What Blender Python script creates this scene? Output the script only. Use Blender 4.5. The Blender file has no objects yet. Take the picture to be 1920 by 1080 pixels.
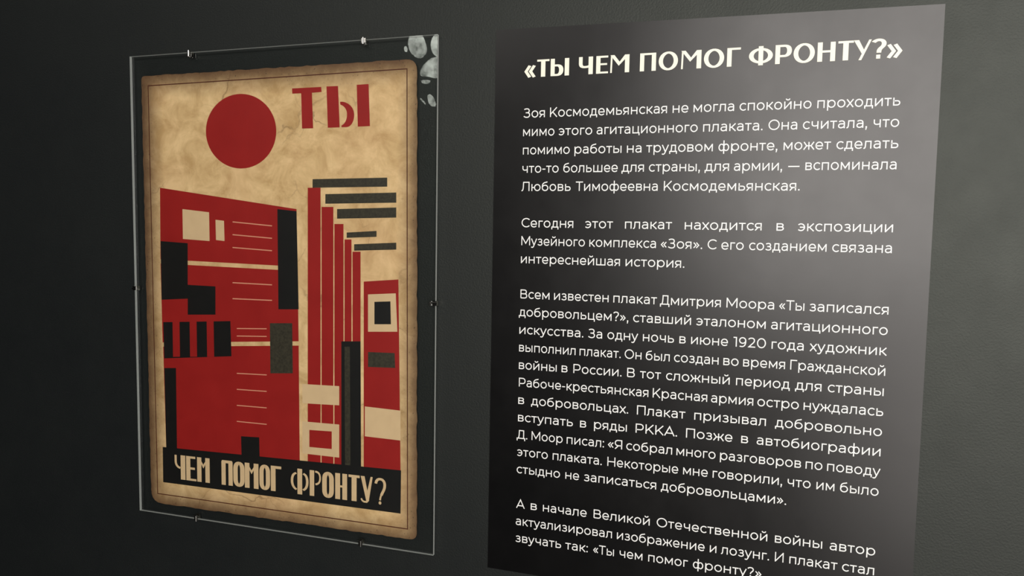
import bpy, math, random, re
from mathutils import Matrix, Vector

C = bpy.context.scene.collection
scene = bpy.context.scene

# ---------------------------------------------------------------- camera
CAM_Y, CAM_Z, FOCAL = -0.89794, 1.5, 1380.148
RIGHT = Vector((0.952707, 0.303431, 0.016707))
UP = Vector((-0.038144, 0.064859, 0.997165))
FWD = Vector((-0.301488, 0.950643, -0.073366))
cam_data = bpy.data.cameras.new('camera')
cam = bpy.data.objects.new('camera', cam_data)
C.objects.link(cam)
cam_data.sensor_width = 36.0
cam_data.lens = FOCAL / 1920 * 36.0
cam_data.clip_start = 0.02
m = Matrix((RIGHT, UP, -FWD)).transposed().to_4x4()
m.translation = Vector((0, CAM_Y, CAM_Z))
cam.matrix_world = m
scene.camera = cam

# ---------------------------------------------------------------- light
def area(name, loc, target, size, power, color):
    d = bpy.data.lights.new(name, 'AREA')
    d.shape = 'RECTANGLE'
    d.size, d.size_y = size
    d.energy = power
    d.color = color
    o = bpy.data.objects.new(name, d)
    C.objects.link(o)
    o.location = loc
    o.rotation_euler = (Vector(target) - Vector(loc)).to_track_quat('-Z', 'Y').to_euler()
    return o

world = bpy.data.worlds.new('world')
scene.world = world
world.use_nodes = True
world.node_tree.nodes['Background'].inputs[0].default_value = (0.8, 0.9, 1.0, 1)
world.node_tree.nodes['Background'].inputs[1].default_value = 0.0
area('window_light', (1.08, -3.0, 2.12), (1.08, 0, 2.12), (2.7, 1.88), 126, (1.0, 0.972, 0.94))  # assumed broad source behind the camera, gives the panel's sheen; no window modelled
area('low_window_light', (1.55, -3.0, 0.52), (1.55, 0, 0.52), (2.0, 1.0), 31, (1.0, 0.96, 0.92))  # added low light that lifts the sheen on the panel's lower right
area('left_ceiling_lamp', (-1.5, -2.3, 2.95), (-0.75, 0, 1.4), (1.2, 1.0), 10, (1.0, 0.96, 0.92))  # added fill from the left, brightens the poster

scene.view_settings.view_transform = 'Standard'
scene.view_settings.look = 'None'
scene.view_settings.gamma = 1.0
scene.view_settings.use_curve_mapping = False
scene.view_settings.exposure = 0.0

# ---------------------------------------------------------------- helpers
def at(px, py, y=0.0):
    """point of the vertical plane at depth y that the photo shows at pixel (px, py)"""
    v = FWD * FOCAL + RIGHT * (px - 960) - UP * (py - 540)
    k = (y - CAM_Y) / v.y
    return Vector((v.x * k, y, CAM_Z + v.z * k))

def lin(r, g, b):
    f = lambda c: (c / 255 / 12.92) if c <= 10 else ((c / 255 + 0.055) / 1.055) ** 2.4
    return (f(r), f(g), f(b), 1.0)

def obj(name, verts, faces, mats, parent=None, face_mats=None, smooth=False):
    me = bpy.data.meshes.new(name)
    me.from_pydata([tuple(v) for v in verts], [], faces)
    for mt in (mats if isinstance(mats, (list, tuple)) else [mats]):
        me.materials.append(mt)
    if face_mats:
        for p, k in zip(me.polygons, face_mats):
            p.material_index = k
    if smooth:
        for p in me.polygons:
            p.use_smooth = True
    me.update()
    o = bpy.data.objects.new(name, me)
    C.objects.link(o)
    if parent:
        o.parent = parent
        o.matrix_parent_inverse = Matrix.Identity(4)
    return o

def empty(name, loc):
    o = bpy.data.objects.new(name, None)
    o.empty_display_size = 0.05
    C.objects.link(o)
    o.location = loc
    return o

def tag(o, label, cat, group=None):
    o['label'] = label
    o['category'] = cat
    if group:
        o['group'] = group
    return o

def box_geo(x0, x1, y0, y1, z0, z1):
    v = [(x, y, z) for x in (x0, x1) for y in (y0, y1) for z in (z0, z1)]
    f = [(0, 1, 3, 2), (4, 6, 7, 5), (0, 4, 5, 1), (2, 3, 7, 6), (0, 2, 6, 4), (1, 5, 7, 3)]
    return v, f

def prism_geo(outline, y_front, y_back, bevel=0.0):
    """outline: list of (x, z), counter-clockwise seen from the room"""
    n = len(outline)
    v = [(x, y_front, z) for x, z in outline] + [(x, y_back, z) for x, z in outline]
    f = [tuple(range(n)), tuple(range(2 * n - 1, n - 1, -1))]
    for i in range(n):
        j = (i + 1) % n
        f.append((i, i + n, j + n, j))
    return v, f

# ---------------------------------------------------------------- materials
def new_mat(name):
    mt = bpy.data.materials.new(name)
    mt.use_nodes = True
    nt = mt.node_tree
    return mt, nt, nt.nodes['Principled BSDF']

def node(nt, kind, **props):
    n = nt.nodes.new(kind)
    for k, v in props.items():
        if k.startswith('i_'):
            n.inputs[int(k[2:]) if k[2:].isdigit() else k[2:].replace('_', ' ')].default_value = v
        else:
            setattr(n, k, v)
    return n

def noise(nt, vec, scale, detail=4.0, rough=0.55, dist=0.0):
    n = node(nt, 'ShaderNodeTexNoise')
    n.inputs['Scale'].default_value = scale
    n.inputs['Detail'].default_value = detail
    n.inputs['Roughness'].default_value = rough
    n.inputs['Distortion'].default_value = dist
    nt.links.new(vec, n.inputs['Vector'])
    return n.outputs['Fac']

def ramp(nt, fac, stops):
    r = node(nt, 'ShaderNodeValToRGB')
    e = r.color_ramp.elements
    while len(e) < len(stops):
        e.new(0.5)
    for el, (p, c) in zip(e, stops):
        el.position = p
        el.color = c if len(c) == 4 else (*c, 1)
    nt.links.new(fac, r.inputs['Fac'])
    return r.outputs['Color']

def math_(nt, op, a, b=None):
    n = node(nt, 'ShaderNodeMath', operation=op)
    for k, x in enumerate((a, b)):
        if x is None:
            continue
        if isinstance(x, (int, float)):
            n.inputs[k].default_value = x
        else:
            nt.links.new(x, n.inputs[k])
    return n.outputs[0]

def mix(nt, fac, a, b, mode='MIX'):
    n = node(nt, 'ShaderNodeMix', data_type='RGBA', blend_type=mode)
    for k, x in ((0, fac), (6, a), (7, b)):
        if isinstance(x, (int, float)):
            n.inputs[k].default_value = x
        elif isinstance(x, tuple):
            n.inputs[k].default_value = x
        else:
            nt.links.new(x, n.inputs[k])
    return n.outputs[2]

def geo_pos(nt):
    return node(nt, 'ShaderNodeNewGeometry').outputs['Position']

def painted(name, c0, c1, rough, bump=0.05, scale=260, spec=0.5, tint=(1, 1, 1)):
    mt, nt, b = new_mat(name)
    pos = geo_pos(nt)
    big = noise(nt, pos, 5.0, 5)
    fine = noise(nt, pos, scale, 3)
    col = mix(nt, math_(nt, 'MULTIPLY', big, 1.0), c0, c1)
    nt.links.new(col, b.inputs['Base Color'])
    mid = noise(nt, pos, 24, 6, 0.6)
    r = math_(nt, 'ADD', math_(nt, 'ADD', math_(nt, 'MULTIPLY', big, 0.09), math_(nt, 'MULTIPLY', mid, 0.09)), rough - 0.09)
    nt.links.new(r, b.inputs['Roughness'])
    b.inputs['Specular IOR Level'].default_value = spec
    b.inputs['Specular Tint'].default_value = (*tint, 1)
    bp = node(nt, 'ShaderNodeBump')
    bp.inputs['Strength'].default_value = bump
    bp.inputs['Distance'].default_value = 0.001
    nt.links.new(fine, bp.inputs['Height'])
    nt.links.new(bp.outputs[0], b.inputs['Normal'])
    return mt

M = {}
M['wall'] = painted('dark_grey_wall_paint', lin(14, 17, 20), lin(18, 21, 22), 0.53, 0.3, 420, 0.5, (0.97, 1.0, 0.88))
M['room'] = painted('dark_room_paint', lin(40, 40, 40), lin(46, 46, 45), 0.7)
M['floor'] = painted('dark_floor', lin(52, 50, 48), lin(60, 58, 55), 0.5)
M['panel'] = painted('black_satin_print', lin(4, 4, 5), lin(6, 6, 6), 0.31, 0.02, 300, 0.5, (1.0, 0.97, 0.95))

def flat_ink(name, c0, c1, rough=0.55, scale=90):
    mt, nt, b = new_mat(name)
    pos = geo_pos(nt)
    n = noise(nt, pos, scale, 5)
    nt.links.new(mix(nt, n, c0, c1), b.inputs['Base Color'])
    b.inputs['Roughness'].default_value = rough
    return mt

M['white_ink'] = flat_ink('white_print', lin(233, 232, 228), lin(241, 240, 236), 0.5)
M['heading_ink'] = flat_ink('ivory_print', lin(238, 234, 214), lin(246, 242, 224), 0.5)
M['red_ink'] = flat_ink('red_print', lin(142, 18, 16), lin(164, 31, 27), 0.5, 26)
M['black_ink'] = flat_ink('black_print', lin(10, 10, 10), lin(22, 20, 18), 0.5, 60)
M['brown_ink'] = flat_ink('brown_print', lin(66, 26, 14), lin(88, 38, 18), 0.5, 60)
M['sooty_ink'] = flat_ink('mottled_black_print', lin(8, 8, 8), lin(78, 72, 56), 0.5, 300)
M['cream_ink'] = flat_ink('cream_print', lin(208, 176, 136), lin(226, 194, 150), 0.55, 70)
M['pink_ink'] = flat_ink('pale_pink_print', lin(214, 140, 112), lin(222, 152, 122), 0.55, 70)

# ---------------------------------------------------------------- lettering
def path_points(d, curve_steps=7):
    """small path language: M L H V C E(ellipse arc) Z -> list of (points, closed)"""
    tok = re.findall(r'[A-Z]|-?[0-9.]+', d)
    subs, cur, closed, i, cmd = [], [], False, 0, None
    x = y = 0.0
    def num():
        nonlocal i
        i += 1
        return float(tok[i - 1])
    while i < len(tok):
        if tok[i].isalpha():
            cmd = tok[i]
            i += 1
            if cmd == 'Z':
                subs.append((cur, True))
                cur = []
                continue
            if cmd == 'M' and cur:
                subs.append((cur, False))
                cur = []
        if cmd in 'ML':
            x, y = num(), num()
            cur.append((x, y))
        elif cmd == 'H':
            x = num()
            cur.append((x, y))
        elif cmd == 'V':
            y = num()
            cur.append((x, y))
        elif cmd == 'C':
            p = [num() for _ in range(6)]
            for k in range(1, curve_steps + 1):
                t = k / curve_steps
                s = 1 - t
                cur.append((s**3*x + 3*s*s*t*p[0] + 3*s*t*t*p[2] + t**3*p[4],
                            s**3*y + 3*s*s*t*p[1] + 3*s*t*t*p[3] + t**3*p[5]))
            x, y = p[4], p[5]
        elif cmd == 'E':
            cx, cy, rx, ry, a0, a1 = [num() for _ in range(6)]
            n = max(6, int(abs(a1 - a0) / 12))
            full = abs(abs(a1 - a0) - 360) < 1e-6
            for k in range(n + (0 if full else 1)):
                a = math.radians(a0 + (a1 - a0) * k / n)
                cur.append((cx + rx * math.cos(a), cy + ry * math.sin(a)))
            x, y = cur[-1]
            if full:
                subs.append((cur, True))
                cur = []
    if cur:
        subs.append((cur, False))
    return subs

def ribbon(pts, closed, na, nb):
    """band of an elliptical nib (half widths na, nb) along pts"""
    q = []
    for p in pts:
        p = (p[0] / na, p[1] / nb)
        if not q or math.hypot(p[0] - q[-1][0], p[1] - q[-1][1]) > 1e-4:
            q.append(p)
    if closed and math.hypot(q[0][0] - q[-1][0], q[0][1] - q[-1][1]) < 1e-4:
        q.pop()
    n = len(q)
    L_, R_ = [], []
    for k in range(n):
        def nrm(a, b):
            dx, dy = b[0] - a[0], b[1] - a[1]
            l = math.hypot(dx, dy) or 1e-9
            return (-dy / l, dx / l)
        a = nrm(q[k - 1], q[k]) if (k > 0 or closed) else None
        b = nrm(q[k], q[(k + 1) % n]) if (k < n - 1 or closed) else None
        a = a or b
        b = b or a
        mx, my = a[0] + b[0], a[1] + b[1]
        ml = math.hypot(mx, my)
        if ml < 0.25:
            mx, my, s = b[0], b[1], 1.0
        else:
            mx, my = mx / ml, my / ml
            s = min(1.0 / max(mx * a[0] + my * a[1], 0.2), 2.6)
        L_.append(((q[k][0] + mx * s) * na, (q[k][1] + my * s) * nb))
        R_.append(((q[k][0] - mx * s) * na, (q[k][1] - my * s) * nb))
    v = L_ + R_
    f = []
    for k in range(n if closed else n - 1):
        j = (k + 1) % n
        f.append((k, k + n, j + n, j))
    return v, f

def glyph_geo(strokes, na, nb):
    """strokes separated by ';'. A leading 'F' fills the outline, a leading 'N a b' changes the nib"""
    V, F = [], []          # vertices carry a layer number: strokes lie one over another like coats of ink
    for layer, st in enumerate(strokes.split(';')):
        st = st.strip()
        if not st:
            continue
        fill, a, b = False, na, nb
        if st[0] == 'F':
            fill, st = True, st[1:]
        elif st[0] == 'N':
            t = st[1:].split(None, 2)
            a, b, st = float(t[0]), float(t[1]), t[2]
        for pts, closed in path_points(st):
            if fill:
                v, f = pts, [tuple(range(len(pts)))]
            else:
                v, f = ribbon(pts, closed, a, b)
            o = len(V)
            V += [(p[0], p[1], layer) for p in v]
            F += [tuple(i + o for i in x) for x in f]
    return V, F

# plain geometric sans, cap height 700, x height 520:  char -> (width, left class, right class, strokes)
SB = {'s': 76, 'r': 46, 'd': 14, 't': 22}
SANS = {
'а': (440, 'r', 's', 'M62 428 C110 468 165 484 225 484 C345 484 398 425 398 320 V0;M398 292 H205 C95 292 42 240 42 160 C42 82 100 34 190 34 C290 34 370 85 398 160'),
'б': (530, 'r', 'r', 'E265 232 223 198 0 360;M42 240 C42 480 85 590 245 632 C340 655 400 660 445 690'),
'в': (450, 's', 'r', 'M42 0 V520;M42 478 H250 C345 478 386 440 386 375 C386 310 345 270 250 270 H42;M250 270 C365 270 408 225 408 157 C408 85 355 42 255 42 H42'),
'г': (330, 's', 't', 'M42 0 V478 H330'),
'д': (560, 't', 't', 'M42 -130 V42 H518 V-130;M112 42 C150 110 165 210 172 478 H438 V42'),
'е': (500, 'r', 'r', 'M55 244 H458 C458 400 380 488 252 488 C130 488 42 395 42 260 C42 120 135 32 262 32 C335 32 400 58 444 108'),
'ж': (730, 'd', 'd', 'M365 0 V520;M40 520 L220 262 L28 0;M690 520 L510 262 L702 0;M220 262 H510'),
'з': (420, 'r', 'r', 'M44 436 C90 470 145 488 205 488 C300 488 352 440 352 378 C352 310 300 272 215 272 H130;M215 272 C325 272 376 225 376 155 C376 75 308 32 208 32 C140 32 75 52 24 96'),
'и': (490, 's', 's', 'M42 520 V0;M448 520 V0;M48 36 L442 484'),
'й': (490, 's', 's', 'M42 520 V0;M448 520 V0;M48 36 L442 484;N36 36 M128 708 C140 590 350 590 362 708'),
'к': (450, 's', 'd', 'M42 0 V520;M42 262 H160;M410 520 L155 262 L424 0'),
'л': (490, 't', 's', 'M0 24 C72 14 108 60 114 200 L128 478 H448 V0'),
'м': (590, 's', 's', 'M42 0 V520;M548 0 V520;M46 492 L295 120 L544 492'),
'н': (490, 's', 's', 'M42 0 V520;M448 0 V520;M42 262 H448'),
'о': (530, 'r', 'r', 'E265 260 223 228 0 360'),
'п': (480, 's', 's', 'M42 0 V478 H438 V0'),
'р': (545, 's', 'r', 'M42 -185 V520;E280 260 223 228 0 360'),
'с': (455, 'r', 't', 'E265 260 223 228 44 316'),
'т': (430, 't', 't', 'M0 478 H430;M215 478 V0'),
'у': (490, 'd', 'd', 'M25 520 L252 25;M466 520 L252 25 C205 -90 175 -148 100 -148 C65 -148 38 -135 12 -112'),
'ф': (730, 'r', 'r', 'M365 -185 V742;E210 260 168 222 0 360;E520 260 168 222 0 360'),
'х': (460, 'd', 'd', 'M28 520 L432 0;M432 520 L28 0'),
'ц': (540, 's', 't', 'M42 520 V42 H498 V-130;M432 520 V42'),
'ч': (450, 's', 's', 'M408 520 V0;M42 520 V350 C42 240 105 198 205 198 C280 198 350 214 408 244'),
'ш': (730, 's', 's', 'M42 520 V42 H688 V520;M365 520 V42'),
'ы': (610, 's', 's', 'M42 520 V42 H235 C355 42 404 92 404 178 C404 262 355 310 235 310 H42;M568 520 V0'),
'ь': (446, 's', 'r', 'M42 520 V42 H235 C355 42 404 92 404 178 C404 262 355 310 235 310 H42'),
'э': (455, 't', 'r', 'E190 260 223 228 136 -136;M120 262 H412'),
'ю': (740, 's', 'r', 'M42 0 V520;M42 262 H250;E475 260 223 228 0 360'),
'я': (450, 'd', 's', 'M408 0 V478 H215 C105 478 56 430 56 342 C56 258 105 212 205 212 H408;M225 212 L44 0'),
'А': (720, 'd', 'd', 'M32 0 L360 680 L688 0;M145 205 H575'),
'В': (570, 's', 'r', 'M42 42 H330 C462 42 526 105 526 205 C526 305 462 366 330 366 H42;M330 366 C440 366 490 425 490 512 C490 605 430 658 320 658 H42 V42'),
'Г': (480, 's', 't', 'M42 0 V658 H480'),
'Д': (700, 't', 't', 'M42 -150 V42 H658 V-150;M140 42 C195 150 212 300 218 658 H568 V42'),
'З': (530, 'r', 'r', 'M55 612 C120 652 190 668 258 668 C375 668 440 610 440 518 C440 428 375 374 268 374 H170;M268 374 C405 374 475 310 475 205 C475 95 390 32 258 32 C170 32 85 62 24 122'),
'И': (660, 's', 's', 'M42 700 V0;M618 700 V0;M46 42 L614 658'),
'К': (590, 's', 'd', 'M42 0 V700;M540 700 L42 196;M215 372 L556 0'),
'Л': (650, 't', 's', 'M0 28 C100 10 135 100 146 330 L162 658 H608 V0'),
'М': (760, 's', 's', 'M42 0 V700;M718 0 V700;M46 670 L380 150 L714 670'),
'Н': (640, 's', 's', 'M42 0 V700;M598 0 V700;M42 352 H598'),
'О': (760, 'r', 'r', 'E380 350 338 318 0 360'),
'П': (620, 's', 's', 'M42 0 V658 H578 V0'),
'Р': (570, 's', 'r', 'M42 0 V658 H300 C450 658 526 580 526 452 C526 325 450 248 300 248 H42'),
'С': (650, 'r', 't', 'E380 350 338 318 44 316'),
'Т': (560, 't', 't', 'M0 658 H560;M280 658 V0'),
'Я': (570, 'd', 's', 'M528 0 V658 H285 C135 658 58 580 58 455 C58 330 135 256 285 256 H528;M290 256 L52 0'),
'0': (600, 'r', 'r', 'E300 350 258 318 0 360'),
'1': (250, 't', 's', 'M0 658 H200 V0'),
'2': (500, 'r', 'r', 'M34 566 C75 632 145 668 228 668 C350 668 420 605 420 505 C420 435 390 375 320 305 L66 42 H490'),
'9': (520, 'r', 'r', 'E250 468 204 198 0 360;M454 468 C470 190 390 32 205 32 C140 32 95 42 62 62'),
'.': (104, 'r', 'r', 'F E52 52 54 54 0 360'),
':': (104, 'r', 'r', 'F E52 52 54 54 0 360;F E52 440 54 54 0 360'),
',': (110, 'r', 'r', 'F E55 52 54 54 0 360;F M20 40 L108 48 L62 -140 L4 -140'),
'-': (250, 'r', 'r', 'M0 262 H250'),
'—': (860, 'r', 'r', 'M0 262 H860'),
'?': (430, 'r', 'r', 'M26 580 C75 640 135 668 205 668 C325 668 388 610 388 525 C388 435 325 390 268 335 C230 300 212 265 212 190;F E212 52 56 56 0 360'),
'«': (430, 'r', 'r', 'N36 36 M218 452 L48 262 L218 72;N36 36 M400 452 L230 262 L400 72'),
'»': (430, 'r', 'r', 'N36 36 M212 452 L382 262 L212 72;N36 36 M30 452 L200 262 L30 72'),
}
CACHE = {ch: glyph_geo(g[3], 38, 38) for ch, g in SANS.items()}

def word_geo(word):
    V, F, x, first = [], [], 0.0, True
    for k, ch in enumerate(word):
        w, l, r, _ = SANS[ch]
        if k:
            x += SB[l]
        gv, gf = CACHE[ch]
        o = len(V)
        V += [(a + x, b, c) for a, b, c in gv]
        F += [tuple(i + o for i in f) for f in gf]
        x += w
        if k < len(word) - 1:
            x += SB[r]
    return V, F, x

Y_PANEL, Y_PRINT = -0.0015, -0.0017
CAP = 0.01158
COAT = 0.00003
PARAGRAPHS = [
    [
        (1.64534, [('Зоя', 981.7, 1021.7), ('Космодемьянская', 1031.2, 1250.8), ('не', 1261.2, 1290.8), ('могла', 1300.4, 1376.7), ('спокойно', 1386.7, 1521.7), ('проходить', 1532.5, 1688.3)]),
        (1.62255, [('мимо', 980.8, 1039.6), ('этого', 1047.5, 1110.4), ('агитационного', 1118.8, 1308.3), ('плаката.', 1318.3, 1430.0), ('Она', 1440.8, 1495.0), ('считала,', 1505.4, 1626.2), ('что', 1637.9, 1686.2)]),
        (1.59976, [('помимо', 980.4, 1068.3), ('работы', 1077.1, 1165.4), ('на', 1175.4, 1202.9), ('трудовом', 1211.7, 1336.7), ('фронте,', 1347.1, 1457.9), ('может', 1469.2, 1557.9), ('сделать', 1568.3, 1684.6)]),
        (1.57697, [('что-то', 979.6, 1047.5), ('большее', 1056.2, 1158.3), ('для', 1165.4, 1207.5), ('страны,', 1216.7, 1312.5), ('для', 1321.2, 1367.1), ('армии,', 1376.2, 1466.7), ('—', 1477.9, 1499.2), ('вспоминала', 1510.0, 1681.2)]),
        (1.55418, [('Любовь', 977.9, 1070.0), ('Тимофеевна', 1079.6, 1233.3), ('Космодемьянская.', 1244.6, 1499.6)]),
    ],
    [
        (1.50863, [('Сегодня', 977.9, 1075.0), ('этот', 1097.1, 1149.2), ('плакат', 1171.7, 1260.0), ('находится', 1283.8, 1428.3), ('в', 1455.8, 1470.0), ('экспозиции', 1496.2, 1674.6)]),
        (1.48584, [('Музейного', 977.5, 1096.7), ('комплекса', 1105.0, 1230.0), ('«Зоя».', 1238.8, 1316.7), ('С', 1326.7, 1343.8), ('его', 1352.5, 1394.6), ('созданием', 1404.6, 1550.0), ('связана', 1560.4, 1672.5)]),
        (1.46305, [('интереснейшая', 976.7, 1162.5), ('история.', 1172.9, 1283.3)]),
    ],
    [
        (1.41800, [('Всем', 975.8, 1030.4), ('известен', 1038.8, 1141.2), ('плакат', 1150.0, 1231.7), ('Дмитрия', 1237.5, 1351.7), ('Моора', 1362.1, 1451.7), ('«Ты', 1460.8, 1508.3), ('записался', 1517.9, 1666.2)]),
        (1.39521, [('добровольцем?»,', 972.9, 1178.3), ('ставший', 1187.1, 1295.8), ('эталоном', 1305.4, 1435.8), ('агитационного', 1445.8, 1664.6)]),
        (1.37242, [('искусства.', 973.8, 1093.8), ('За', 1102.9, 1129.2), ('одну', 1138.8, 1196.2), ('ночь', 1205.4, 1263.8), ('в', 1273.8, 1285.8), ('июне', 1295.8, 1365.0), ('1920', 1375.0, 1436.2), ('года', 1446.7, 1507.1), ('художник', 1518.3, 1662.9)]),
        (1.34963, [('выполнил', 973.3, 1079.2), ('плакат.', 1086.7, 1163.8), ('Он', 1171.2, 1202.9), ('был', 1210.8, 1255.8), ('создан', 1263.8, 1347.5), ('во', 1356.2, 1385.0), ('время', 1393.3, 1472.1), ('Гражданской', 1481.7, 1660.0)]),
        (1.32684, [('войны', 972.9, 1043.8), ('в', 1052.9, 1064.2), ('России.', 1075.0, 1165.4), ('В', 1175.8, 1190.4), ('тот', 1200.0, 1239.2), ('сложный', 1248.8, 1368.3), ('период', 1380.0, 1481.2), ('для', 1490.8, 1540.4), ('страны', 1552.1, 1657.1)]),
        (1.30405, [('Рабоче-крестьянская', 972.9, 1215.8), ('Красная', 1223.8, 1326.2), ('армия', 1333.3, 1412.5), ('остро', 1420.0, 1497.9), ('нуждалась', 1506.7, 1656.2)]),
        (1.28126, [('в', 971.7, 982.9), ('добровольцах.', 995.8, 1177.9), ('Плакат', 1194.2, 1285.0), ('призывал', 1301.7, 1436.2), ('добровольно', 1453.3, 1653.8)]),
        (1.25846, [('вступать', 971.2, 1074.2), ('в', 1087.5, 1099.2), ('ряды', 1113.8, 1175.4), ('РККА.', 1191.7, 1269.6), ('Позже', 1286.2, 1373.3), ('в', 1389.6, 1402.9), ('автобиографии', 1418.8, 1651.2)]),
        (1.23567, [('Д.', 968.8, 988.8), ('Моор', 996.7, 1055.0), ('писал:', 1062.5, 1132.5), ('«Я', 1139.6, 1166.7), ('собрал', 1174.2, 1260.4), ('много', 1268.3, 1341.7), ('разговоров', 1350.0, 1502.1), ('по', 1510.4, 1542.1), ('поводу', 1550.8, 1650.4)]),
        (1.21288, [('этого', 969.6, 1027.1), ('плаката.', 1036.2, 1128.3), ('Некоторые', 1138.8, 1271.7), ('мне', 1280.8, 1327.1), ('говорили,', 1336.2, 1466.7), ('что', 1476.7, 1520.0), ('им', 1530.8, 1564.6), ('было', 1575.0, 1647.5)]),
        (1.19009, [('стыдно', 968.8, 1050.0), ('не', 1060.0, 1085.8), ('записаться', 1095.0, 1230.4), ('добровольцами».', 1239.2, 1474.2)]),
    ],
    [
        (1.14369, [('А', 967.9, 983.8), ('в', 995.0, 1006.7), ('начале', 1017.9, 1100.0), ('Великой', 1112.9, 1218.3), ('Отечественной', 1231.2, 1438.8), ('войны', 1452.9, 1541.7), ('автор', 1555.8, 1641.2)]),
        (1.12090, [('актуализировал', 967.1, 1147.5), ('изображение', 1156.7, 1321.2), ('и', 1330.8, 1343.3), ('лозунг.', 1352.1, 1442.1), ('И', 1452.9, 1469.2), ('плакат', 1480.0, 1570.0), ('стал', 1578.8, 1639.2)]),
        (1.09811, [('звучать', 966.7, 1052.1), ('так:', 1060.0, 1102.1), ('«Ты', 1112.1, 1151.2), ('чем', 1161.7, 1204.6), ('помог', 1215.4, 1289.6), ('фронту?»', 1299.2, 1427.9)]),
    ],
]

# ================================================================ the room
def structure(name, x0, x1, y0, y1, z0, z1, mt):
    v, f = box_geo(x0, x1, y0, y1, z0, z1)
    o = obj(name, v, f, mt)
    o['kind'] = 'structure'
    return o

structure('wall_front', -4.2, 3.4, 0.0, 0.12, 0.0, 3.1, M['wall'])
structure('wall_back', -4.2, 3.4, -4.72, -4.6, 0.0, 3.1, M['room'])
structure('wall_left', -4.32, -4.2, -4.72, 0.12, 0.0, 3.1, M['room'])
structure('wall_right', 3.4, 3.52, -4.72, 0.12, 0.0, 3.1, M['room'])
structure('floor', -4.32, 3.52, -4.72, 0.12, -0.1, 0.0, M['floor'])
structure('ceiling', -4.32, 3.52, -4.72, 0.12, 3.1, 3.2, M['room'])

# ================================================================ the text panel
corners = [at(931, 57), at(1772, 8), at(1709.5, 1108), at(915, 1063)]
corners[2].z = corners[3].z - 0.002
pc = corners[3]
panel = empty('text_panel', (pc.x, 0, pc.z))
tag(panel, 'black satin wall panel with ivory heading and white paragraphs, right of the framed poster', 'panel')
def rel(v, root):
    return (v[0] - root.location.x, v[1] - root.location.y, v[2] - root.location.z)

out = [(p.x, p.z) for p in (corners[3], corners[2], corners[1], corners[0])]
v, f = prism_geo(out, Y_PANEL, -0.0001)
board = obj('board', [rel(p, panel) for p in v], f, M['panel'], panel)

for para in PARAGRAPHS:
    V, F = [], []
    for z, words in para:
        for w, px0, px1 in words:
            gv, gf, width = word_geo(w)
            # the row of the photo in which the middle of the word stands
            def plane_x(px):
                py = 540.0
                for _ in range(8):
                    p = at(px, py, Y_PRINT)
                    py += (p.z - (z + CAP * 0.4)) * 1400
                return p.x
            x0, x1 = plane_x(px0), plane_x(px1)
            o = len(V)
            V += [rel((x0 + (x1 - x0) * a / width, Y_PRINT - COAT * c, z + CAP * b / 700), panel) for a, b, c in gv]
            F += [tuple(i + o for i in q) for q in gf]
    obj('paragraph_lettering', V, F, M['white_ink'], panel)['label'] = 'white printed paragraph'

# heading: broad stems and thin cross strokes
HEAD = {
'«': (440, 'N58 46 M205 476 L62 240 L205 4;N58 46 M372 476 L230 240 L372 4'),
'Т': (490, 'F M0 700 H490 V622 H0;F M158 640 H332 V0 H158'),
'Ы': (745, 'F M0 0 H165 V700 H0;F M570 0 H745 V700 H570;M120 425 H275 C385 425 430 345 430 235 C430 120 380 40 265 40 H100'),
'Ч': (565, 'F M390 0 H565 V700 H390;N74 42 M74 700 V440 C74 330 130 292 235 292 C310 292 370 300 430 325'),
'Е': (485, 'F M0 0 H170 V700 H0;F M100 700 H480 V624 H100;F M100 405 H440 V332 H100;F M100 0 H485 V74 H100'),
'М': (770, 'F M0 700 H165 L378 430 L345 272;F M378 430 L590 700 H770 L345 272;F M22 668 L88 585 L72 0 L5 0;F M770 0 H595 V600 L770 700'),
'П': (630, 'F M0 0 H168 V700 H0;F M462 0 H630 V700 H462;F M100 700 H530 V622 H100'),
'О': (780, 'E390 350 302 322 0 360'),
'Г': (490, 'F M0 0 H166 V700 H0;F M100 700 H490 L484 622 H100'),
'Ф': (870, 'F M350 -10 H520 V700 H350;E435 345 347 245 0 360'),
'Р': (600, 'F M0 0 H172 V700 H0;M130 660 H330 C460 660 512 590 512 475 C512 350 440 285 320 285 H130'),
'Н': (640, 'F M0 0 H178 V700 H0;F M462 0 H640 V700 H462;F M150 402 H500 V324 H150'),
'У': (650, 'F M0 700 H190 L405 310 L330 172;F M558 700 H650 L300 -20 H195'),
'?': (500, 'N86 44 M22 590 C85 640 150 665 220 665 C350 665 410 600 410 530 C410 430 300 395 258 330 C240 300 232 270 232 210;F M140 0 H290 V140 H140'),
'»': (520, 'N66 46 M66 476 L240 240 L66 4;N66 46 M280 476 L454 240 L280 4'),
}
HEADING = [('«', 983.3, 1005.4), ('Т', 1007.1, 1030), ('Ы', 1032.5, 1067.1), ('Ч', 1085.4, 1111.7), ('Е', 1117.9, 1140.4),
           ('М', 1144.2, 1180), ('П', 1200, 1230), ('О', 1235, 1271.3), ('М', 1277.1, 1315), ('О', 1319.8, 1357.9), ('Г', 1363.3, 1388.8),
           ('Ф', 1404.2, 1449.2), ('Р', 1453.8, 1484.6), ('О', 1487.9, 1527.9), ('Н', 1532.9, 1566.3), ('Т', 1571.3, 1600.4),
           ('У', 1600.4, 1633.8), ('?', 1636.3, 1662.1), ('»', 1662.9, 1692.1)]
V, F = [], []
HCAP = 0.02095
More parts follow.
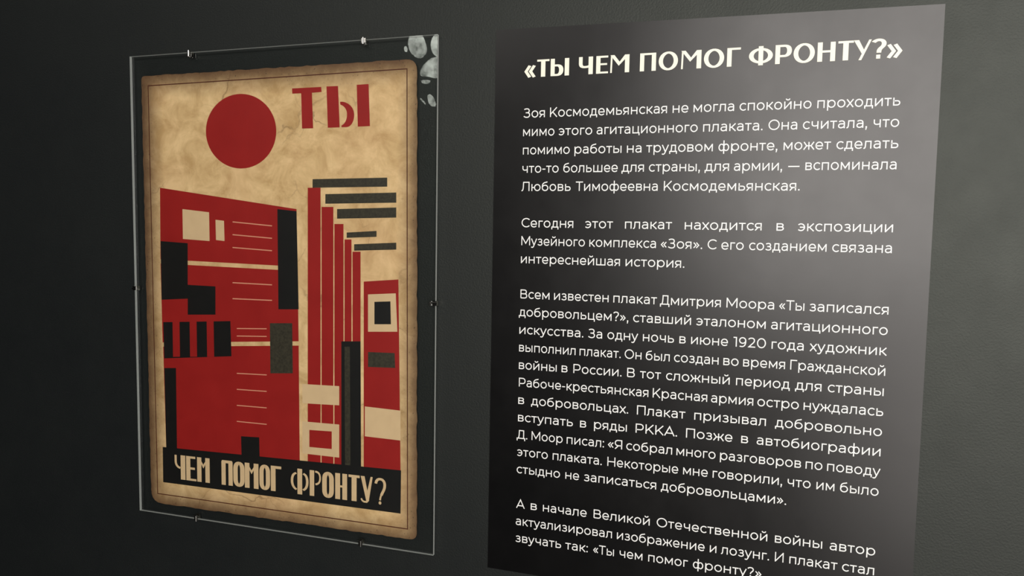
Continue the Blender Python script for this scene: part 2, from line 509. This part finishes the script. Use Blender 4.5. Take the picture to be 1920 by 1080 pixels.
for ch, px0, px1 in HEADING:
    w, st = HEAD[ch]
    gv, gf = glyph_geo(st, 86, 40)
    zb = 1.5 + 0.1950 + (px0 - 1018) / (1584 - 1018) * 0.0012
    def plane_x(px):
        py = 540.0
        for _ in range(8):
            p = at(px, py, Y_PRINT)
            py += (p.z - (zb + HCAP * 0.5)) * 1400
        return p.x
    x0, x1 = plane_x(px0), plane_x(px1)
    o = len(V)
    V += [rel((x0 + (x1 - x0) * a / w, Y_PRINT - COAT * c, zb + HCAP * b / 700), panel) for a, b, c in gv]
    F += [tuple(i + o for i in q) for q in gf]
obj('heading_lettering', V, F, M['heading_ink'], panel)['label'] = 'ivory printed heading'

# ================================================================ the poster
Y_PAPER = -0.0042          # face of the sheet
tl, tr, br, bl = at(265, 143, Y_PAPER), at(782, 110, Y_PAPER), at(781.5, 1013, Y_PAPER), at(284, 941, Y_PAPER)
base = bl.copy()
poster = empty('poster', (base.x, 0, base.z))
tag(poster, 'aged cream poster with red and black print and brown worn edges, behind clear glass', 'poster')

# outline of the sheet with worn edges and rounded corners
random.seed(4)
def edge(a, b, n, amp):
    pts = []
    d = (b - a)
    nrm = Vector((-d.z, 0, d.x)).normalized()
    for k in range(n):
        t = k / n
        p = a + d * t + nrm * random.uniform(-amp, amp)
        pts.append((p.x, p.z))
    return pts
def rounded(cs, radii):
    res = []
    n = len(cs)
    for k in range(n):
        p, a, b, r = cs[k], cs[k - 1], cs[(k + 1) % n], radii[k]
        u, w = (a - p).normalized() * r, (b - p).normalized() * r
        arc = []
        for s in range(6):
            t = s / 5
            arc.append(p + u * (1 - t) ** 2 + w * t ** 2)
        res.append(arc)
    return res
arcs = rounded([bl, br, tr, tl], [0.020, 0.011, 0.016, 0.006])
out = []
for k in range(4):
    out += [(p.x, p.z) for p in arcs[k]]
    a, b = arcs[k][-1], arcs[(k + 1) % 4][0]
    out += edge(a, b, 60 if k % 2 == 0 else 80, 0.0007)[1:]
v, f = prism_geo(out, Y_PAPER, Y_PAPER + 0.0004)
W_, H_ = br.x - bl.x, tl.z - bl.z

mt, nt, b = new_mat('aged_paper')
tc = node(nt, 'ShaderNodeTexCoord').outputs['Object']
sep = node(nt, 'ShaderNodeSeparateXYZ')
nt.links.new(tc, sep.inputs[0])
X, Z = sep.outputs[0], sep.outputs[2]
# worn brown band along the edge of the sheet
d1 = math_(nt, 'MINIMUM', X, math_(nt, 'SUBTRACT', W_ + 0.002, X))
d2 = math_(nt, 'MINIMUM', math_(nt, 'ADD', Z, 0.001), math_(nt, 'SUBTRACT', H_, Z))
p = node(nt, 'ShaderNodeMath', operation='SMOOTH_MIN')
nt.links.new(d1, p.inputs[0]); nt.links.new(d2, p.inputs[1]); p.inputs[2].default_value = 0.02
wob = math_(nt, 'MULTIPLY', math_(nt, 'SUBTRACT', noise(nt, tc, 55, 6, 0.65), 0.5), 0.016)
d = math_(nt, 'ADD', p.outputs[0], wob)
burn = ramp(nt, math_(nt, 'MULTIPLY', d, 17.0), [(0.0, (1, 1, 1)), (0.14, (0.82, 0.82, 0.82)), (0.36, (0.36, 0.36, 0.36)), (0.60, (0, 0, 0))])
mott = noise(nt, tc, 26, 10, 0.68, 0.5)
blot = noise(nt, tc, 7, 3)
col = mix(nt, ramp(nt, mott, [(0.36, (0, 0, 0)), (0.62, (1, 1, 1))]), lin(196, 158, 106), lin(236, 200, 148))
col = mix(nt, math_(nt, 'MULTIPLY', ramp(nt, blot, [(0.45, (0, 0, 0)), (0.7, (1, 1, 1))]), 0.35), col, lin(218, 172, 128))
# fibrous creases
wv = node(nt, 'ShaderNodeVectorMath', operation='ADD')
nz = node(nt, 'ShaderNodeTexNoise'); nz.inputs['Scale'].default_value = 14; nz.inputs['Detail'].default_value = 6
nt.links.new(tc, nz.inputs['Vector'])
sc_ = node(nt, 'ShaderNodeVectorMath', operation='SCALE'); sc_.inputs['Scale'].default_value = 0.09
nt.links.new(nz.outputs['Color'], sc_.inputs[0])
nt.links.new(tc, wv.inputs[0]); nt.links.new(sc_.outputs[0], wv.inputs[1])
vo = node(nt, 'ShaderNodeTexVoronoi', feature='DISTANCE_TO_EDGE'); vo.inputs['Scale'].default_value = 11
nt.links.new(wv.outputs[0], vo.inputs['Vector'])
line = ramp(nt, vo.outputs['Distance'], [(0.0, (1, 1, 1)), (0.018, (0, 0, 0))])
patch = ramp(nt, noise(nt, tc, 9, 2), [(0.50, (0, 0, 0)), (0.62, (1, 1, 1))])
crease = math_(nt, 'MULTIPLY', math_(nt, 'MULTIPLY', line, patch), 0.6)
col = mix(nt, crease, col, lin(112, 82, 50))
col = mix(nt, burn, col, lin(104, 74, 48))
# dark flecks near the rim
fl = ramp(nt, noise(nt, tc, 420, 2, 0.5), [(0.66, (0, 0, 0)), (0.71, (1, 1, 1))])
fl = math_(nt, 'MULTIPLY', fl, math_(nt, 'MULTIPLY', burn, 0.8))
col = mix(nt, fl, col, lin(40, 26, 18))
nt.links.new(col, b.inputs['Base Color'])
b.inputs['Roughness'].default_value = 0.62
bp = node(nt, 'ShaderNodeBump'); bp.inputs['Strength'].default_value = 0.15; bp.inputs['Distance'].default_value = 0.001
nt.links.new(mott, bp.inputs['Height']); nt.links.new(bp.outputs[0], b.inputs['Normal'])
M['paper'] = mt
obj('paper_sheet', [rel(q, poster) for q in v], f, mt, poster)

def px_poly(pts, lift):
    return [rel(at(x, y, Y_PAPER - lift), poster) for x, y in pts]

# thin ruled line around the sheet
ro = [(277, 160), (764, 128), (765, 993), (295, 926)]
def inset(quad, d):
    ps = [at(x, y, Y_PAPER - 0.00006) for x, y in quad]
    cx = sum(p.x for p in ps) / 4
    cz = sum(p.z for p in ps) / 4
    return [(p.x + (d if p.x < cx else -d), p.y, p.z + (d if p.z < cz else -d)) for p in ps]
o_, i_ = inset(ro, 0.0), inset(ro, 0.0014)
obj('border_line', [rel(q, poster) for q in o_ + i_], [(k, (k + 1) % 4, (k + 1) % 4 + 4, k + 4) for k in range(4)], M['brown_ink'], poster)

# printed picture: plain abstract composition of red, black and cream shapes
V, F, FM = [], [], []
layer = [0]
INKS = ['red_ink', 'black_ink', 'cream_ink', 'sooty_ink', 'pink_ink']
def add(pts, ink):
    layer[0] += 1
    o = len(V)
    V.extend(px_poly(pts, 0.00006 + layer[0] * 0.000004))
    F.append(tuple(range(o, o + len(pts))))
    FM.append(INKS.index(ink))
def bar(x0, y0, x1, y1, w, ink):
    dx, dy = x1 - x0, y1 - y0
    l = math.hypot(dx, dy)
    nx, ny = -dy / l * w / 2, dx / l * w / 2
    add([(x0 + nx, y0 + ny), (x1 + nx, y1 + ny), (x1 - nx, y1 - ny), (x0 - nx, y0 - ny)], ink)
def disc(cx, cy, rx, ry, ink, n=40):
    add([(cx + rx * math.cos(2 * math.pi * k / n), cy + ry * math.sin(2 * math.pi * k / n)) for k in range(n)], ink)
# plain blocks of colour: a disc, three stacked red slabs, a row of upright bars
disc(452, 246, 66, 70, 'red_ink', 56)
add([(300, 352), (556, 392), (558, 500), (301, 486)], 'red_ink')
add([(301, 494), (558, 508), (560, 640), (305, 642)], 'red_ink')
add([(306, 650), (560, 648), (562, 868), (312, 850)], 'red_ink')
# black and mottled blocks set into the slabs
add([(301, 452), (352, 456), (352, 560), (303, 562)], 'black_ink')
add([(352, 534), (404, 537), (404, 590), (352, 590)], 'black_ink')
add([(306, 604), (432, 602), (434, 668), (308, 672)], 'black_ink')
for x in (330, 362, 394):
    bar(x, 602, x + 1, 669, 13, 'red_ink')
add([(506, 606), (548, 606), (549, 700), (507, 700)], 'sooty_ink')
add([(308, 690), (330, 690), (332, 850), (312, 850)], 'black_ink')
add([(452, 818), (486, 820), (487, 868), (453, 864)], 'black_ink')
add([(520, 392), (556, 396), (560, 580), (522, 580)], 'black_ink')
# pale squares and rules
add([(342, 392), (392, 398), (393, 452), (343, 448)], 'cream_ink')
add([(404, 412), (420, 414), (421, 452), (405, 450)], 'cream_ink')
for y in (416, 440, 464, 530, 560):
    bar(436, y, 510, y + 8 - (y - 400) * 0.03, 2.0, 'pink_ink')
for y in (616, 630, 700, 730, 760, 790):
    bar(444, y, 500, y + (y - 600) * 0.03, 1.8, 'pink_ink')
# upright bars stepping down to the right
for x0, x1, y0, y1 in ((577, 601, 352, 876), (603, 625, 388, 878), (627, 644, 420, 880), (646, 659, 449, 882), (661, 676, 472, 884)):
    add([(x0, y0), (x1, y0), (x1, y1), (x0, y1)], 'red_ink')
# mottled dark level strips over the bars
for x0, x1, y0, y1 in ((586, 726, 334, 350), (610, 743, 362, 380), (632, 743, 390, 408), (650, 706, 434, 444), (664, 743, 456, 468)):
    add([(x0, y0 + 2), (x1, y0 - 1), (x1, y1), (x0, y1 + 2)], 'sooty_ink')
# blocks at the lower right
add([(682, 528), (747, 524), (751, 890), (682, 884)], 'red_ink')
add([(690, 552), (742, 550), (745, 622), (690, 622)], 'cream_ink')
add([(702, 566), (732, 565), (733, 608), (702, 608)], 'black_ink')
add([(640, 640), (676, 640), (677, 884), (640, 880)], 'black_ink')
add([(646, 650), (656, 650), (657, 880), (647, 880)], 'sooty_ink')
add([(567, 720), (636, 724), (636, 760), (567, 756)], 'cream_ink')
add([(567, 790), (636, 796), (636, 858), (567, 850)], 'cream_ink')
add([(580, 806), (622, 809), (622, 842), (580, 838)], 'red_ink')
add([(684, 762), (751, 770), (751, 826), (684, 818)], 'cream_ink')
add([(690, 660), (740, 662), (741, 690), (690, 688)], 'sooty_ink')
obj('printed_picture', V, F, [M[k] for k in INKS], poster, FM)

# red word at the top
def crop_poly(d, x0, y0, k):
    return [(x0 + a / k, y0 + b_ / k) for pts, _ in path_points(d) for a, b_ in pts]
TY = ['M120 248 L645 220 L652 310 L478 325 L500 965 L300 970 L285 335 L125 342',
      'M740 212 L948 203 L978 948 L765 955',
      'M985 488 C1090 470 1240 560 1240 720 C1240 860 1170 945 1095 945 L1010 945 L1010 915 C1085 880 1115 790 1110 690 C1100 620 1060 560 990 538',
      'M1285 183 L1498 168 L1522 925 L1305 935']
V, F = [], []
for d in TY:
    o = len(V)
    pts = px_poly(crop_poly(d, 535, 140, 9.6), 0.0003)
    V += pts
    F.append(tuple(range(o, o + len(pts))))
obj('title_lettering', V, F, M['red_ink'], poster)['label'] = 'large red printed word'

# black band with its cream question
q = px_poly([(305, 838), (752, 882), (751, 963), (306, 904)], 0.0003)
band = obj('caption_band', q, [(0, 1, 2, 3)], M['black_ink'], poster)
STENCIL = {
'Ч': 'F M225 0 H400 V700 H225;N40 30 M40 695 V520 C40 410 110 345 215 332',
'Е': 'F M0 0 H165 V700 H0;F M100 700 H365 V636 H100;F M100 385 H345 V322 H100;F M100 0 H400 V60 H100',
'М': 'F M0 0 H138 V700 H0;F M262 0 H400 V700 H262;F M130 610 L200 500 L270 610 L270 520 L200 395 L130 520',
'П': 'F M0 0 H150 V640 H0;F M250 0 H400 V640 H250;F M0 620 V660 L25 700 H375 L400 660 V620',
'О': 'M80 200 V500 C80 600 130 662 200 662 C270 662 320 600 320 500 V200 C320 100 270 38 200 38 C130 38 80 100 80 200 Z',
'Г': 'F M0 0 H180 V700 H0;F M100 700 H400 V625 H100',
'Ф': 'F M152 0 H258 V700 H152;N28 24 M128 575 C55 560 30 460 30 360 C30 250 65 155 132 125;N28 24 M282 575 C350 560 372 460 372 360 C372 250 345 155 278 125',
'Р': 'F M0 0 H160 V700 H0;N30 26 M195 672 C330 672 368 600 368 505 C368 395 310 335 205 328',
'Н': 'F M0 0 H165 V700 H0;F M240 0 H400 V700 H240;F M100 380 H300 V325 H100',
'Т': 'F M0 700 H400 V632 H0;F M110 650 H290 V0 H110',
'У': 'F M0 700 H130 L285 60 L205 -15;F M330 700 H400 L275 60 L205 -15 L200 240;N26 24 M20 100 C50 20 130 0 220 30',
'?': 'N46 32 M45 540 C60 630 115 668 190 668 C305 668 352 600 352 510 C352 400 275 330 235 240;N30 26 M243 262 C205 190 196 150 194 105;F E192 35 48 44 0 360',
}
CAPTION = [('Ч', 327.9, 348.1), ('Е', 349.4, 368.5), ('М', 369.8, 393.5), ('П', 415.4, 436.5), ('О', 437.5, 458.8), ('М', 459, 484.8), ('О', 486.3, 506.5), ('Г', 507.8, 527.5),
           ('Ф', 545, 578.5), ('Р', 580.6, 601.9), ('О', 604, 626), ('Н', 628.5, 650.8), ('Т', 653.5, 674.4), ('У', 676.3, 698.8), ('?', 702.3, 724)]
YC = Y_PAPER - 0.00034
A0, A1 = at(343, 899.4, YC), at(663.5, 939.4, YC)
B0, B1 = at(343, 854, YC), at(663.8, 890.6, YC)
V, F = [], []
for k, (ch, px0, px1) in enumerate(CAPTION):
    gv, gf = glyph_geo(STENCIL[ch], 78, 40)
    x0, x1 = at(px0, 890, YC).x, at(px1, 905, YC).x
    o = len(V)
    for a, b_, c in gv:
        x = x0 + (x1 - x0) * a / 400
        t = (x - A0.x) / (A1.x - A0.x)
        zb, zt = A0.z + (A1.z - A0.z) * t, B0.z + (B1.z - B0.z) * t
        V.append(rel((x, YC - COAT * c, zb + (zt - zb) * b_ / 700), poster))
    F += [tuple(i + o for i in q) for q in gf]
    if k in (2, 7, 14):            # end of a word
        obj('caption_lettering', V, F, M['cream_ink'], band)['label'] = 'cream stencil word'
        V, F = [], []

# ================================================================ the clear clip frame
mt, nt, b = new_mat('clear_glass')
nt.nodes.remove(b)
outn = nt.nodes['Material Output']
tr_ = node(nt, 'ShaderNodeBsdfTransparent'); tr_.inputs[0].default_value = (0.965, 0.975, 0.97, 1)
gl_ = node(nt, 'ShaderNodeBsdfGlossy'); gl_.inputs['Roughness'].default_value = 0.0
back = node(nt, 'ShaderNodeNewGeometry').outputs['Backfacing']
fr = node(nt, 'ShaderNodeFresnel')
nt.links.new(math_(nt, 'SUBTRACT', 1.5, math_(nt, 'MULTIPLY', back, 1.5 - 1 / 1.5)), fr.inputs['IOR'])
ms = node(nt, 'ShaderNodeMixShader')
nt.links.new(fr.outputs[0], ms.inputs[0]); nt.links.new(tr_.outputs[0], ms.inputs[1]); nt.links.new(gl_.outputs[0], ms.inputs[2])
nt.links.new(ms.outputs[0], outn.inputs['Surface'])
M['glass'] = mt

mt, nt, b = new_mat('cut_glass_edge')
nt.nodes.remove(b)
outn = nt.nodes['Material Output']
df = node(nt, 'ShaderNodeBsdfDiffuse'); df.inputs[0].default_value = lin(236, 240, 234)
tl_ = node(nt, 'ShaderNodeBsdfTranslucent'); tl_.inputs[0].default_value = lin(236, 240, 234)
gs = node(nt, 'ShaderNodeBsdfGlossy'); gs.inputs['Roughness'].default_value = 0.25
m1 = node(nt, 'ShaderNodeMixShader'); m1.inputs[0].default_value = 0.5
nt.links.new(df.outputs[0], m1.inputs[1]); nt.links.new(tl_.outputs[0], m1.inputs[2])
m2 = node(nt, 'ShaderNodeMixShader'); m2.inputs[0].default_value = 0.12
nt.links.new(m1.outputs[0], m2.inputs[1]); nt.links.new(gs.outputs[0], m2.inputs[2])
nt.links.new(m2.outputs[0], outn.inputs['Surface'])
M['glass_edge'] = mt

YF, YB = -0.0090, -0.0048
g = [at(262, 957, YF), at(812, 1042, YF), at(820.5, 64, YF), at(243, 106, YF)]
frame = empty('clip_frame', (g[0].x, 0, g[0].z))
tag(frame, 'frameless clear glass clip frame with six small metal clips, over the red poster', 'picture frame')
v, f = prism_geo([(q.x, q.z) for q in g], YF, YB)
obj('glass_pane', [rel(q, frame) for q in v], f, [M['glass'], M['glass_edge']], frame, [0, 0, 1, 1, 1, 1])

mt, nt, b = new_mat('polished_steel')
b.inputs['Base Color'].default_value = (0.45, 0.44, 0.41, 1)
b.inputs['Metallic'].default_value = 1.0
b.inputs['Roughness'].default_value = 0.17
M['steel'] = mt

def clip_geo(w=0.0062, leg=0.0075):
    """bent metal strip: foot behind the pane, back over the edge, leg on the front with a curled lip.
       local: +z points outwards across the pane's edge, x along the edge, y depth"""
    t = 0.0007
    prof = [(0.0002, -0.006), (0.0002, 0.0014), (YF - 0.0006, 0.0014), (YF - 0.0006, -leg * 0.55), (YF - 0.0010, -leg * 0.8), (YF - 0.0028, -leg), (YF - 0.0036, -leg + 0.0009)]
    # shift the foot off the wall, just behind the pane
    prof[0] = (YB + 0.0010, -0.006)
    prof[1] = (YB + 0.0010, 0.0014)
    V, F = [], []
    n = len(prof)
    for k, (y, z) in enumerate(prof):
        a = prof[max(k - 1, 0)]
        c = prof[min(k + 1, n - 1)]
        dy, dz = c[0] - a[0], c[1] - a[1]
        l = math.hypot(dy, dz)
        ny, nz_ = -dz / l * t / 2, dy / l * t / 2
        for x in (-w / 2, w / 2):
            V.append((x, y + ny, z + nz_))
            V.append((x, y - ny, z - nz_))
    for k in range(n - 1):
        a, c = 4 * k, 4 * k + 4
        F += [(a, a + 2, c + 2, c), (a + 1, c + 1, c + 3, a + 3), (a, c, c + 1, a + 1), (a + 2, a + 3, c + 3, c + 2)]
    F += [(0, 1, 3, 2), (4 * n - 4, 4 * n - 2, 4 * n - 1, 4 * n - 3)]
    # one raised rounded rib along the leg
    for x in (-w * 0.1,):
        o = len(V)
        ring = 10
        zs_ = [0.0026, -leg * 0.95]
        for z in zs_:
            for s in range(ring):
                an = 2 * math.pi * s / ring
                V.append((x + 0.0010 * math.cos(an), YF - 0.0012 + 0.0010 * math.sin(an), z))
        for s in range(ring):
            s2 = (s + 1) % ring
            F.append((o + s, o + s2, o + ring + s2, o + ring + s))
        F.append(tuple(range(o, o + ring)))
        F.append(tuple(range(o + 2 * ring - 1, o + ring - 1, -1)))
    return V, F
cv, cf = clip_geo()
CLIPS = [((355, 98), 0), ((682, 74), 0), ((368, 973.5), math.pi), ((676, 1021), math.pi), ((251.5, 540), -math.pi / 2), ((816.5, 569), math.pi / 2)]
first = None
for (px, py), rot in CLIPS:
    p = at(px, py, YF)
    if first is None:
        first = obj('clip', cv, cf, M['steel'], frame)
        c = first
    else:
        c = first.copy()
        C.objects.link(c)
        c.parent = frame
    c.location = (p.x - frame.location.x, 0, p.z - frame.location.z)
    c.rotation_euler = (0, rot, 0)

# ================================================================ added glowing board, unseen, shaped for the pale blotches mirrored in the glass
mt, nt, b = new_mat('screen_glow')
nt.nodes.remove(b)
em = node(nt, 'ShaderNodeEmission')
pos = geo_pos(nt)
n1 = noise(nt, pos, 7, 8, 0.75)
nt.links.new(ramp(nt, n1, [(0.40, (0.14, 0.15, 0.13)), (0.60, (0.86, 0.90, 0.80))]), em.inputs[0])
em.inputs[1].default_value = 9.0
nt.links.new(em.outputs[0], nt.nodes['Material Output'].inputs['Surface'])
M['screen_glow'] = mt
mt, nt, b = new_mat('black_screen_glass')
b.inputs['Base Color'].default_value = (0.01, 0.01, 0.01, 1)
b.inputs['Roughness'].default_value = 0.4
M['screen_body'] = mt

Y_S = -4.50
def mirrored(px, py, y=Y_S):
    """where the line of sight goes after the pane's front has mirrored it"""
    p = at(px, py, YF)
    dv = p - Vector((0, CAM_Y, CAM_Z))
    k = (YF - y) / dv.y
    return (p.x + dv.x * k, y, p.z + dv.z * k)
BLOBS = [
 [(768, 66), (776, 62), (790, 62), (796, 78), (800, 92), (795, 104), (784, 110), (774, 104), (767, 94), (764, 80)],
 [(808, 74), (818, 60), (840, 56), (846, 100), (822, 108), (811, 101), (807, 88)],
 [(799, 116), (812, 106), (830, 108), (836, 140), (816, 147), (800, 143), (786, 142), (790, 126)],
 [(788, 150), (806, 149), (804, 156), (792, 157)],
 [(800, 179), (806, 176), (812, 182), (817, 198), (809, 200), (803, 193)],
 [(786, 184), (789, 184), (797, 193), (796, 196)],
 [(757, 88), (762, 86), (763, 96), (758, 97)],
]
refl = empty('display_screen', mirrored(800, 190))
tag(refl, 'dark wall screen with pale glowing blotches, opposite the poster and mirrored in its glass', 'screen')
c0, c1 = mirrored(715, 240), mirrored(880, 40)
xa, xb = sorted((c0[0], c1[0]))
za, zb = sorted((c0[2], c1[2]))
v, f = box_geo(xa, xb, -4.598, Y_S - 0.012, za, zb)
obj('screen_body', [rel(q, refl) for q in v], f, M['screen_body'], refl)
for bl_ in BLOBS:
    ps = [rel(mirrored(*q), refl) for q in bl_]
    n = len(ps)
    # smooth the outline once
    sm = []
    for k in range(n):
        a, c = Vector(ps[k]), Vector(ps[(k + 1) % n])
        sm += [tuple(a * 0.75 + c * 0.25), tuple(a * 0.25 + c * 0.75)]
    back_ = [(x, y - 0.010, z) for x, y, z in sm]
    k = len(sm)
    obj('pale_shape', sm + back_, [tuple(range(k)), tuple(range(2 * k - 1, k - 1, -1))] + [(i, (i + 1) % k, (i + 1) % k + k, i + k) for i in range(k)], M['screen_glow'], refl)
